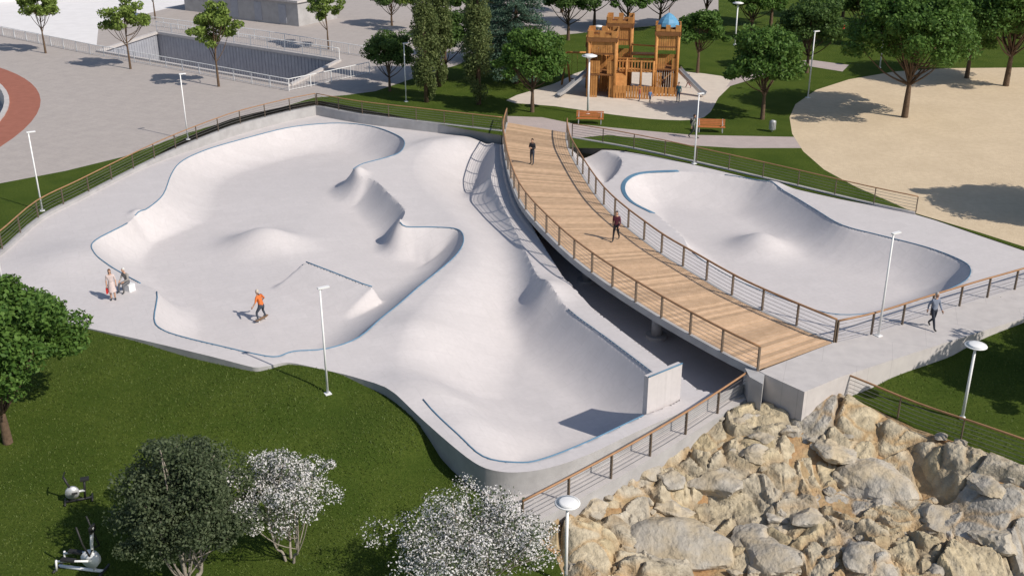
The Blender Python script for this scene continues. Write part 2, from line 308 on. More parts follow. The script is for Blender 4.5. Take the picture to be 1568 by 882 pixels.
ROCK=[hit(u,v,E)[:2] for u,v in [(1152,604),(1200,606),(1232,614),(1282,600),(1400,655),(1568,712),(1750,780),(1900,1250),(880,1250),(870,900),(850,850),(800,812),(870,775),(950,730),(1020,688),(1080,650)]]
polys=[IN,PLAZA,SAND,PAD,PATH,PIT,RING_O,RING_I,ROCK,WPAVE,PATH2]
xs=np.r_[-2500,-900,-400,-220,-150,np.arange(-110,-44,8),np.arange(-44,44,.9),np.arange(44,100,8),120,160,240,400,900,2500]
ys=np.r_[-300,-60,0,10,np.arange(16,53,.9),np.arange(54,130,6),140,160,190,240,320,500,1000,3000]
GX,GY=np.meshgrid(xs,ys); pts=[Vector((float(a),float(b))) for a,b in zip(GX.ravel(),GY.ravel())]
edges=[]
for P in polys:
    o=len(pts); n=len(P); pts+= [Vector((float(p[0]),float(p[1]))) for p in P]; edges+=[(o+i,o+(i+1)%n) for i in range(n)]
r=delaunay_2d_cdt(pts,edges,[],0,1e-4)
gv=np.array([(p.x,p.y) for p in r[0]]); gf=np.array([tuple(f) for f in r[2]])
cx=gv[gf].mean(1); px,py=cx[:,0],cx[:,1]
drop=inside(px,py,IN)|inside(px,py,PIT)|inside(px,py,RING_I)
mi=np.zeros(len(gf),int)
mi[inside(px,py,PLAZA)]=1; mi[inside(px,py,WPAVE)]=7; mi[inside(px,py,RING_O)]=5; mi[inside(px,py,SAND)]=2; mi[inside(px,py,PAD)]=3; mi[inside(px,py,PATH)|inside(px,py,PATH2)]=4; mi[inside(px,py,ROCK)]=6
def G(x,y): return E(x,y)+np.sin(x*.9+1)*np.sin(y*.8)*.05*(1-ss(38,50,y))
gz=G(gv[:,0],gv[:,1])
k=~drop; mb=MB(); mb.addnp(np.c_[gv,gz],gf[k],0,True); mb.m=mi[k].tolist()
g=mb.obj('ground',['grass','plaza','sand','pad','path','red','dirt','wpave'])
# basin inside the red ring
mb=MB()
n=96
mb.add([(x,y,-1.4) for x,y in RING_I],[tuple(range(n))],1)
mb.add([(x,y,z) for z in (-1.4,.0) for x,y in RING_I],[(i,(i+1)%n,n+(i+1)%n,n+i) for i in range(n)],0)
RI2=[(RC[0]+36.3*math.cos(t),RC[1]+36.3*math.sin(t)) for t in ang]
mb.add([(x,y,.12) for x,y in RING_I]+[(x,y,.12) for x,y in RI2]+[(x,y,0) for x,y in RING_I]+[(x,y,-1.4) for x,y in RI2],[(i,(i+1)%n,n+(i+1)%n,n+i) for i in range(n)]+[(i,(i+1)%n,2*n+(i+1)%n,2*n+i) for i in range(n)]+[(n+i,n+(i+1)%n,3*n+(i+1)%n,3*n+i) for i in range(n)],0)
mb.obj('round_basin',['walk','conc2'])
# sunken court
mb=MB(); n=4; zb=-3.6
mb.add([(x,y,zb) for x,y in PIT],[(0,1,2,3)],3); mb.add([(x,y,z) for z in (zb,0) for x,y in PIT],[(i,(i+1)%n,n+(i+1)%n,n+i) for i in range(n)],0)
for i in range(4):
    p=Vector((*PIT[i],0));q=Vector((*PIT[(i+1)%4],0)); mb.beam(p+Vector((0,0,.06)),q+Vector((0,0,.06)),.4,.28,2)
    L=(q-p).length; c=Vector(((PIT[0][0]+PIT[2][0])/2,(PIT[0][1]+PIT[2][1])/2,0))
    for s in np.arange(.5,L,.5):
        w=p+(q-p)*s/L; inn=(c-w).normalized()*.03; mb.box((w.x+inn.x,w.y+inn.y,-1.9),(.05,.06,3.4),math.atan2((q-p).y,(q-p).x),0)
mb.obj('sunken_court',['glassy','conc2','walk','walk'])
# ------------------------------------------------------------------ railings
def railing(name,path,h=1.1,step=2.2,nc=5,mats=('rail','post','wire'),top=.038,bars=False,pw=.075):
    P=resample(path,step); mb=MB(); fine=resample(path,.7)
    mb.tube([(p[0],p[1],p[2]+h) for p in fine],top,0,6)
    for i,p in enumerate(P):
        q=P[min(i+1,len(P)-1)]-P[max(i-1,0)]; a=math.atan2(q[1],q[0])
        mb.box((p[0],p[1],p[2]+h/2-.1),(pw*.6,pw,h+.14),a,1)
    if bars:
        for p in resample(path,.35): mb.box((p[0],p[1],p[2]+h/2),(.02,.02,h-.1),0,2)
        mb.tube([(p[0],p[1],p[2]+.12) for p in fine],.02,2,4)
    else:
        for c in range(nc):
            z=.14+(h-.22)*c/(nc-.4); mb.tube([(p[0],p[1],p[2]+z) for p in fine],.012,2,4)
    return mb.obj(name,list(mats))
def off(P,d):
    P=np.array(P); T=np.gradient(P,axis=0); T/=np.linalg.norm(T[:,:2],axis=1)[:,None]+1e-9; Q=P.copy(); Q[:,0]-=T[:,1]*d; Q[:,1]+=T[:,0]*d; return Q
railing('bridge_railing',BL+np.array([0,0,.02]),top=.055,pw=.11,h=1.15)
railing('bridge_railing',BR+np.array([0,0,.02]),top=.055,pw=.11,h=1.15)
fl=catmull(hits([(-100,470),(-60,425),(0,386),(60,334),(120,303),(180,272),(240,242),(285,222),(330,204),(370,190),(440,172),(484,163)]),4,False)
railing('park_fence',fl,step=2.6)
fw=catmull(hits([(486,163),(550,175),(650,187),(769,201)]),4,False); railing('wall_railing',fw,step=2.6)
fr=catmull(hits([(876,211),(940,222),(1000,234),(1063,248),(1200,280),(1320,309),(1402,327)]),4,False); railing('park_fence',fr,step=2.6)
fwk=catmull(hits([(1280,524),(1340,510),(1420,484),(1500,459),(1568,439),(1700,396)]),4,False); railing('walkway_railing',fwk,top=.05,pw=.1)
fwp=catmull([hit(u,v,zp) for u,v in [(800,805),(870,768),(950,724),(1020,683),(1080,645),(1143,602)]],4,False); railing('path_railing',fwp,step=2.3,top=.05,pw=.1)
fg=catmull([hit(u,v,E) for u,v in [(1282,603),(1315,616),(1400,652),(1490,684),(1568,712),(1700,760)]],4,False); railing('lawn_fence',fg,step=2.8,top=.045)
# white plaza railings
wl=hits([(-60,42),(0,55),(150,86),(300,113),(443,140),(500,128),(566,113)]); railing('white_railing',wl,mats=('white','white','white'),bars=True,step=2.5)
wl=[(*PIT[3],.2),(*PIT[2],.2)]; railing('white_railing',wl,mats=('white','white','white'),bars=True,step=2.5)
wl=hits([(230,40),(400,62),(560,88)]); railing('white_railing',wl,mats=('white','white','white'),bars=True,step=2.5)
# retaining wall
mb=MB()
def wallribbon(path,zb,zt,t,m=0):
    P=np.array(path); A=off(P,-t/2);B=off(P,t/2)
    for i in range(len(P)-1):
        mb.hexa([(A[i][0],A[i][1],zb),(A[i+1][0],A[i+1][1],zb),(B[i+1][0],B[i+1][1],zb),(B[i][0],B[i][1],zb),(A[i][0],A[i][1],zt),(A[i+1][0],A[i+1][1],zt),(B[i+1][0],B[i+1][1],zt),(B[i][0],B[i][1],zt)],m)
wallribbon([p for p in fl if p[0]>-29]+list(fw[1:]),-1.2,.05,.3)
mb.obj('retaining_wall',['conc2'])
mb=MB(); wallribbon(fr,-1.0,.06,.25); mb.obj('low_kerb_wall',['walk'])
# ------------------------------------------------------------------ bridge
mb=MB(); N=150; A=resample(BL,n=N+1);B=resample(BR,n=N+1)
for i in range(N):
    a0,a1=A[i],A[i]+(A[i+1]-A[i])*.85; b0,b1=B[i],B[i]+(B[i+1]-B[i])*.85
    mb.hexa([(a0[0],a0[1],-.03),(b0[0],b0[1],-.03),(b1[0],b1[1],-.03),(a1[0],a1[1],-.03),(a0[0],a0[1],.02),(b0[0],b0[1],.02),(b1[0],b1[1],.02),(a1[0],a1[1],.02)],0)
A2=resample(BL,n=60);B2=resample(BR,n=60)
for i in range(59):
    a0,a1,b0,b1=A2[i],A2[i+1],B2[i],B2[i+1]; w=b0-a0;w1=b1-a1
    a0_,b0_=a0+w*.1,b0-w*.1; a1_,b1_=a1+w1*.1,b1-w1*.1
    mb.hexa([(p[0],p[1],z) for z in (-.5,-.06) for p in (a0_,b0_,b1_,a1_)],3)
    for P0,P1,W in ((a0,a1,w),(b0,b1,-w)):
        u=W/np.linalg.norm(W); i0,i1=P0-u*.06,P1-u*.06; o0,o1=P0+u*.12,P1+u*.12
        mb.hexa([(p[0],p[1],z) for z in (-.34,.03) for p in (i0,o0,o1,i1)],1)
for u,v in [(1005,517),(898,432),(830,362),(797,300)]:
    p=hit(u,v,-2.15); mb.tube([(p[0],p[1],-2.15),(p[0],p[1],-1.95)],.55,2,20,False); mb.tube([(p[0],p[1],-2.0),(p[0],p[1],-.45)],.28,2,14)
    mb.box((p[0]+.8,p[1]+.4,-.58),(3.2,.5,.3),math.radians(30),2)
mb.obj('timber_footbridge',['wood','conc2','conc2','post'])
mb=MB()
mb.prism(hits([(1163,568),(1275,525),(1340,511),(1420,483),(1500,458),(1568,438),(1720,388),(1740,428),(1568,487),(1400,540),(1284,578),(1232,600),(1172,573)],0.0),-2.6,0)
mb.obj('walkway',['walk'])
mb=MB(); mb.prism(hits([(1140,562),(1163,569),(1171,573),(1168,588),(1148,577)],-.02),-3,0); mb.obj('bridge_abutment',['conc2'])
mb=MB()
inner=[hit(u,v,D)[:2] for u,v in [(1150,584),(1100,603),(1060,624),(985,656),(900,696),(840,716),(790,723),(752,719),(735,713)]]
d,qx,qy,_=polysd([p[0] for p in inner],[p[1] for p in inner],POUT)
outer=[hit(u,v,zp)[:2] for u,v in [(738,752),(762,785),(800,810),(870,773),(950,729),(1020,688),(1080,650),(1150,606)]]
top=[(x,y,zp(x,y)) for x,y in list(zip(qx,qy))+outer]
FPATH=[(p[0],p[1]) for p in top]
mb.prism(top,-4.5,0,1); mb.obj('front_path',['walk','conc2'])
# ------------------------------------------------------------------ lawn blades
def blades(n=80000):
    x=RNG.uniform(-27,3,n); y=RNG.uniform(27,48.5,n); k=~inside(x,y,IN)&~inside(x,y,ROCK)&~inside(x,y,FPATH); x=x[k];y=y[k]
    x2=RNG.uniform(12,30,12000); y2=RNG.uniform(33,50,12000); k=~inside(x2,y2,IN)&~inside(x2,y2,ROCK); x=np.r_[x,x2[k]];y=np.r_[y,y2[k]]
    n=len(x); z=G(x,y); a=RNG.uniform(0,6.3,n); w=RNG.uniform(.015,.035,n); h=RNG.uniform(.03,.085,n); lx=RNG.normal(size=n)*.04; ly=RNG.normal(size=n)*.04
    V=np.stack([np.c_[x-w*np.cos(a),y-w*np.sin(a),z-.01],np.c_[x+w*np.cos(a),y+w*np.sin(a),z-.01],np.c_[x+lx,y+ly,z+h]],1).reshape(-1,3)
    mb=MB(); mb.addnp(V,np.arange(3*n).reshape(-1,3),0); mb.obj('lawn_grass_blades',['blade'])
blades()
# ------------------------------------------------------------------ rock bank
TAB=RNG.random((97,89,6))
def vor(x,y,s,sd):
    ix=np.floor(x/s).astype(int);iy=np.floor(y/s).astype(int); f1=np.full(x.shape,9e9);f2=f1.copy(); pr=np.zeros(x.shape+(6,))
    for dx in(-1,0,1):
        for dy in(-1,0,1):
            t=TAB[(ix+dx+sd*31)%97,(iy+dy+sd*17)%89]; qx=(ix+dx+t[...,0])*s;qy=(iy+dy+t[...,1])*s
            d=np.hypot(x-qx,y-qy); m=d<f1
            f2=np.where(m,f1,np.minimum(f2,d)); f1=np.where(m,d,f1)
            a=np.stack([x-qx,y-qy,t[...,2],t[...,3]-.5,t[...,4]-.5,t[...,5]],-1); pr=np.where(m[...,None],a,pr)
    return f1,f2,pr
def wob(x,y,f,a,seed):
    r=np.random.default_rng(seed); o=0
    for k in range(7):
        v=r.normal(size=2)*f*(1.5**k); o=o+np.sin(x*v[0]+y*v[1]+r.uniform(0,6))*a/(1.45**k)
    return o
def rockbank():
    c=.075; gx=np.arange(-2,34,c); gy=np.arange(23,45,c); X,Y=np.meshgrid(gx,gy); kp=inside(X[:-1,:-1]+c/2,Y[:-1,:-1]+c/2,ROCK); idx=np.arange(X.size).reshape(X.shape)
    q=np.stack([idx[:-1,:-1][kp],idx[:-1,1:][kp],idx[1:,1:][kp],idx[1:,:-1][kp]],1); us,inv=np.unique(q.ravel(),return_inverse=True); q=inv.reshape(-1,4); x=X.ravel()[us];y=Y.ravel()[us]
    sd,_,_,_=polysd(x,y,ROCK); wx=x+wob(x,y,.9,.22,1); wy=y+wob(x,y,.9,.22,2)
    h=np.zeros(x.shape)
    g1,g2,p1=vor(wx,wy*1.15,2.4,1); a2,b2,p2=vor(wx+3,wy*1.2,1.15,2); a3,b3,p3=vor(wx+1.5,wy,.5,3)
    e1=ss(0,.45,g2-g1); e2=ss(0,.28,b2-a2); e3=ss(0,.13,b3-a3)
    big=(p1[...,2]>.42)
    h+= e1*(.16+.34*p1[...,2])+ (p1[...,0]*p1[...,3]+p1[...,1]*p1[...,4])*.45*e1
    w2=np.where(big,.35,1.0); h+= w2*(e2*(.08+.22*p2[...,2])+(p2[...,0]*p2[...,3]+p2[...,1]*p2[...,4])*.6*e2)
    w3=np.where(big,.35,.9); h+= w3*(e3*.08*(.3+p3[...,2])+(p3[...,0]*p3[...,3]+p3[...,1]*p3[...,4])*.45*e3)
    h+=wob(x,y,4,.022,5)+wob(x,y,.5,.12,6)
    z=E(x,y)+ (h*.85-.08)*ss(0,.8,sd)-.08*(1-ss(0,.3,sd))
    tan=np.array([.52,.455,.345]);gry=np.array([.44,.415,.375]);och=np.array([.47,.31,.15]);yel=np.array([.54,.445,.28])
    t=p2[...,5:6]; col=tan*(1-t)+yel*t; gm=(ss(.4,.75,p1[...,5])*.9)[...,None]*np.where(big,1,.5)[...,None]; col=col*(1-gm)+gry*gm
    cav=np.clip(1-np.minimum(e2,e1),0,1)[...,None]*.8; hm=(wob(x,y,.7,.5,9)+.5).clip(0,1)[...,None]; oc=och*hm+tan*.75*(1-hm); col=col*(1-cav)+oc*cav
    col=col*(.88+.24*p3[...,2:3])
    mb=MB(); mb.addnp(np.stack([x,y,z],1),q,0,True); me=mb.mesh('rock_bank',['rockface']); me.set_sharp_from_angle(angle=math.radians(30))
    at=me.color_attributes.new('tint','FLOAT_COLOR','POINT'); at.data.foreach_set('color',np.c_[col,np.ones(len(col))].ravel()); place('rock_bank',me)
rockbank()
def boulders():
    bm=bmesh.new(); bmesh.ops.create_icosphere(bm,subdivisions=4,radius=1); bv=np.array([v.co[:] for v in bm.verts]); bf=np.array([[v.index for v in f.verts] for f in bm.faces]); bm.free()
    var=[]
    for k in range(14):
        r=np.full(len(bv),9.0); 
        for j in range(11):
            nrm=RNG.normal(size=3); nrm/=np.linalg.norm(nrm); dd=RNG.uniform(.55,1.0); c=bv@nrm; rr=np.where(c>.05,dd/np.maximum(c,.05),9); r=np.minimum(r,rr)
        r=np.minimum(r,1.3); nb=np.zeros(len(bv))
        for j in range(16):
            f=RNG.normal(size=3)*RNG.uniform(2,14); nb+=np.sin(bv@f+RNG.uniform(0,6))*.2/np.linalg.norm(f)
        var.append(bv*(r+nb)[:,None])
    mb=MB(); placed=[]
    cand=[(*hit(u,v,E)[:2],r) for u,v,r in [(1040,845,1.3),(1105,745,1.0),(1345,745,1.1),(1435,805,1.15),(1270,690,.85),(1240,800,.8),(1030,785,.8),(1530,830,1.0),(1180,855,.9),(1500,745,.7),(1340,860,1.0)]]
    for rad,cnt in ((.55,40),(.35,90),(.2,300)):
        for _ in range(cnt): cand.append((RNG.uniform(-1,32),RNG.uniform(25,44),rad*RNG.uniform(.7,1.25)))
    for x,y,r in cand:
            if not inside(np.array([x]),np.array([y]),ROCK)[0]: continue
            sd=polysd(np.array([x]),np.array([y]),ROCK)[0][0]
            if sd<r*.75: continue
            if any((x-a)**2+(y-b)**2<((r+c)*.7)**2 for a,b,c in placed): continue
            placed.append((x,y,r)); v=var[RNG.integers(14)]; R=np.array(Matrix.Rotation(RNG.uniform(0,6.3),3,'Z')@Matrix.Rotation(RNG.uniform(-.5,.5),3,'X'))
            sc=np.array([r*RNG.uniform(.9,1.25),r*RNG.uniform(.8,1.1),r*RNG.uniform(.45,.65)])
            w=(v@R.T)*sc+np.array([x,y,float(E(x,y))+.16-r*.05]); mb.addnp(w,bf,0,True)
    o=mb.obj('boulder_pile',['rock']); o.data.set_sharp_from_angle(angle=math.radians(24))
boulders()
# ------------------------------------------------------------------ trees
def leaves(mb,C,R,n,size,m,up=.3):
    C=np.array(C);R=np.array(R); k=RNG.integers(len(C),size=n); d=RNG.normal(size=(n,3)); d/=np.linalg.norm(d,axis=1)[:,None]
    rr=RNG.uniform(.25,1,n)**.5; p=C[k]+d*rr[:,None]*R[k]
    nn=d*.6+RNG.normal(size=(n,3))*.6; nn[:,2]+=up; nn/=np.linalg.norm(nn,axis=1)[:,None]
    t=np.cross(nn,RNG.normal(size=(n,3))); t/=np.linalg.norm(t,axis=1)[:,None]; s=np.cross(nn,t); L=size*RNG.uniform(.6,1.2,n)[:,None]
    V=np.stack([p-t*L*.5,p+s*L*.28+t*L*.05,p+t*L*.5,p-s*L*.28+t*L*.05],1).reshape(-1,3); Fc=np.arange(4*n).reshape(-1,4)
    mb.addnp(V,Fc,m)
def tree(name,H,trunkH,crx,crz,nl,size,leaf,bark='bark',ncl=45,clr=.26,trunkr=.2,lean=.0,leaf2=None,shellmin=.35,stems=1,pet=1.1):
    mb=MB(); cz=H-crz; C=[];R=[]
    for i in range(ncl):
        d=RNG.normal(size=3); d/=np.linalg.norm(d)
        if d[2]<-.55: d[2]*=-1
        q=RNG.uniform(shellmin,1)**.6; wob_=RNG.uniform(.72,1.08)
        s=crx*clr*RNG.uniform(.6,1.35)
        C.append((d[0]*(crx-s*.6)*q*wob_+lean,d[1]*(crx-s*.6)*q*wob_,cz+d[2]*(crz-s*.5)*q*wob_)); R.append((s,s,s*.66))
    for st in range(stems):
        a=st*2.4; o=.12*(stems>1); tp=[(o*math.cos(a),o*math.sin(a),-.3),(o*math.cos(a)*2+lean*.1,o*math.sin(a)*2,trunkH*.5),(lean*.4+o*4*math.cos(a),o*4*math.sin(a),trunkH),(lean*.8+o*6*math.cos(a),.1+o*6*math.sin(a),cz+crz*.3)]
        tp=catmull(tp,4,False); rs=np.linspace(trunkr,trunkr*.3,len(tp))/(1+.4*(stems-1)); mb.tube(tp,list(rs),0,8)
        for j in range(ncl//(2*stems)):
            c=np.array(C[RNG.integers(ncl)]); k=RNG.integers(int(len(tp)*.55),len(tp)-1); s=tp[k]; mid=(s+c)/2+np.array([0,0,-.12*crz]); mb.tube(catmull([s,mid,c],3,False),list(np.linspace(rs[k]*.55,.02,7)),0,5)
    leaves(mb,C,R,nl,size,1)
    mats=[bark,leaf]
    if leaf2: leaves(mb,C,[(r[0]*1.1,r[1]*1.1,r[2]*1.15) for r in R],int(nl*pet),size*.75,2,.5); mats.append(leaf2)
    return mb.mesh(name,mats)
T={}
T['broad1']=tree('broadleaf',7,2.0,3.4,2.7,13000,.30,'leafA',ncl=58,clr=.24)
T['broad2']=tree('broadleaf',7,1.9,3.6,2.6,13000,.30,'leafB',ncl=55,clr=.24)
T['broad3']=tree('broadleaf',7,2.2,3.2,2.5,13000,.30,'leafA',ncl=48,clr=.25)
T['near']=tree('broadleaf',7,1.6,3.6,2.9,34000,.21,'leafA',ncl=85,clr=.21)
T['young1']=tree('young',7,2.4,2.4,2.6,5000,.30,'leafC','bark',ncl=38,clr=.22,trunkr=.12)
T['young2']=tree('young',7,2.4,2.4,2.6,5200,.30,'leafC','bark',ncl=34,clr=.23,trunkr=.12)
T['big']=tree('bigtree',11,3.3,6.2,4.3,34000,.34,'leafA','bark',ncl=110,clr=.2,trunkr=.3)
T['olive']=tree('olive',6.2,.9,3.0,2.7,34000,.13,'leafO','barkpale',ncl=110,clr=.19,trunkr=.2,stems=3,shellmin=.1)
T['bloss']=tree('blossom',4.3,.7,2.2,1.7,5000,.11,'leafO','barkpale',ncl=75,clr=.17,trunkr=.10,leaf2='petal',stems=3,shellmin=.1,pet=2.3)
T['bloss2']=tree('blossom',4.5,.7,3.5,1.8,7500,.11,'leafO','barkpale',ncl=120,clr=.14,trunkr=.10,leaf2='petal',stems=3,shellmin=.1,pet=2.3)
def cypress():
    mb=MB(); mb.tube([(0,0,-.3),(0,0,9)],[.22,.05],0,7); C=[];R=[]
    for i in range(90):
        z=RNG.uniform(.9,11.5); w=1.05*math.sin(min(1,(z+.6)/4)*math.pi/2)*(1-(max(z-4,0)/8.2)**1.8)+.12; a=RNG.uniform(0,6.3); C.append((w*.62*math.cos(a),w*.62*math.sin(a),z)); R.append((w*.5,w*.5,.75))
    leaves(mb,C,R,15000,.22,1,up=.1); return mb.mesh('cypress',['bark','leafE'])
def cedar():
    mb=MB(); mb.tube([(0,0,-.3),(0,0,10),(0,0,14)],[.35,.15,.03],0,7); C=[];R=[]
    for z in np.arange(1.6,13.6,.75):
        w=5.2*(1-(z/14.2))**.8+.3; nb=int(5+w*2)
        for k in range(nb):
            a=2*math.pi*k/nb+RNG.uniform(0,1); L=w*RNG.uniform(.75,1.1); mb.tube([(0,0,z),(L*.9*math.cos(a),L*.9*math.sin(a),z-.1)],[.06,.015],0,4)
            for s in np.linspace(.35,1,4): C.append((L*s*math.cos(a),L*s*math.sin(a),z-.25*s+RNG.uniform(-.1,.1))); R.append((.55,.55,.32))
    leaves(mb,C,R,34000,.24,1,up=.1); return mb.mesh('cedar',['bark','leafD'])
T['cyp']=cypress(); T['ced']=cedar()
def pt(name,kind,u,v,sc,rz=None,zf=E,sz=1):
    p=hit(u,v,zf); place(name,T[kind],(p[0],p[1],p[2]),RNG.uniform(0,6.3) if rz is None else rz,(sc,sc,sc*sz))
for u,v,s in [(70,82,1.05),(200,106,1.05),(335,133,1.12),(503,76,1.0),(238,30,1.0),(-60,60,1),(640,50,.9)]: pt('plaza_tree','young1' if u%2 else 'young2',u,v,s)
pt('broadleaf_tree','broad2',597,140,.8)
for u,v,s in [(653,157,1.05),(672,133,1.15),(733,160,1.08)]: pt('cypress_tree','cyp',u,v,s)
pt('cedar_tree','ced',790,128,.85); pt('cedar_tree','ced',748,95,.7)
for k,u,v,s in [('broad1',815,172,1.03),('broad3',1068,112,.92),('broad1',1167,183,1.1),('broad2',683,122,1.0),('broad2',870,62,1.1),('broad1',960,50,1.0),('broad3',1080,42,1.1),('broad2',1235,112,1.05),('broad1',1150,60,1.1),
  ('broad2',1010,45,1.1),('broad3',1255,62,1.2),('broad2',1320,70,1.1),('broad1',1430,62,1.2),('broad2',910,40,1.1),('broad1',1180,40,1.2),('broad3',1370,40,1.3),('broad2',600,40,.8),('broad2',1500,50,1.2),('broad1',860,20,1.2),('broad3',720,60,1.0),('broad1',1290,30,1.2),('broad2',1560,60,1.3)]: pt('broadleaf_tree',k,u,v,s)
pt('large_broadleaf_tree','big',1385,180,1.0); pt('large_broadleaf_tree','big',1540,132,1.0); pt('large_broadleaf_tree','big',1480,120,.8)
place('large_broadleaf_tree',T['big'],(37.5,60.5,0),1.0,(.85,)*3); place('broadleaf_tree',T['broad1'],(26.3,40.3,float(E(26.3,40.3))),2.0,(.95,)*3); place('broadleaf_tree',T['broad3'],(30.5,42.5,float(E(30.5,42.5))),.5,(1.0,)*3)
pt('broadleaf_tree','near',12,676,1.1,sz=.92); pt('olive_tree','olive',295,905,1.0); pt('blossom_tree','bloss',445,858,1.05); pt('blossom_tree','bloss2',720,955,1.1)
# ------------------------------------------------------------------ lamps
def thinlamp():
    mb=MB(); mb.tube([(0,0,0),(0,0,5)],[.055,.04],0,8); mb.box((0,0,.02),(.28,.28,.04),0,0); mb.box((0,.16,5.02),(.16,.5,.06),0,0); mb.tube([(0,0,4.9),(0,.12,5.0)],.03,0,6); mb.box((0,.22,4.985),(.12,.3,.015),0,1); return mb.mesh('lamp',['white','galv'])
def disclamp():
    mb=MB(); mb.tube([(0,0,0),(0,0,3.3)],[.07,.055],0,10); mb.tube([(0,0,0),(0,0,.1)],.13,0,10); mb.tube([(0,0,3.28),(0,0,3.4),(0,0,3.47),(0,0,3.5)],[.07,.2,.46,.44],0,20); mb.tube([(0,0,3.5),(0,0,3.56)],[.40,.25],0,20); return mb.mesh('disclamp',['white'])
TLm,DLm=thinlamp(),disclamp()
for u,v,z,s in [(65,323,0,1),(288,214,0,1),(502,603,E,1),(1345,514,0,1.02),(1063,251,0,1),(622,156,0,1),(8,452,D,1),(1237,150,0,1.15)]:
    p=hit(u,v,z); place('street_lamp',TLm,p,math.radians(-60),s)
for u,v,z,s in [(900,176,0,1.4),(1473,641,E,1),(866,893,E,1),(915,100,0,1.1),(1125,70,0,1.3),(1347,105,0,1)]:
    p=hit(u,v,z); place('disc_street_lamp',DLm,p,0,s)
# ------------------------------------------------------------------ benches, bin
def bench(u,v,rz):
    mb=MB()
    for i in range(4): mb.box((0,-.18+.13*i,.45),(2.2,.11,.04),0,0)
    for i in range(4): mb.box((0,.30+.03*i,.56+.12*i),(2.2,.035,.10),0,0,rx=-.2)
    for x in (-.9,.9):
        mb.box((x,-.15,.21),(.06,.06,.43),0,1); mb.box((x,.25,.21),(.06,.06,.43),0,1); mb.box((x,.05,.41),(.06,.5,.04),0,1); mb.beam((x,.26,.4),(x,.42,1.0),.05,.05,1); mb.box((x,.0,.64),(.05,.45,.04),0,1)
    mb.obj('park_bench',['bench','galv'],hit(u,v),rz)
bench(1088,203,math.radians(-6)); bench(903,190,math.radians(-6))
mb=MB(); mb.tube([(0,0,.15),(0,0,.2),(0,0,.8),(0,0,.86)],[.2,.22,.24,.26],0,14); mb.tube([(0,0,.86),(0,0,.92)],[.26,.1],1,14); mb.tube([(0,0,0),(0,0,.2)],.05,1,8)
for k in range(14):
    a=k*2*math.pi/14; mb.box((.25*math.cos(a),.25*math.sin(a),.5),(.02,.06,.6),a,1)
mb.obj('litter_bin',['galv','galv'],hit(1182,202))
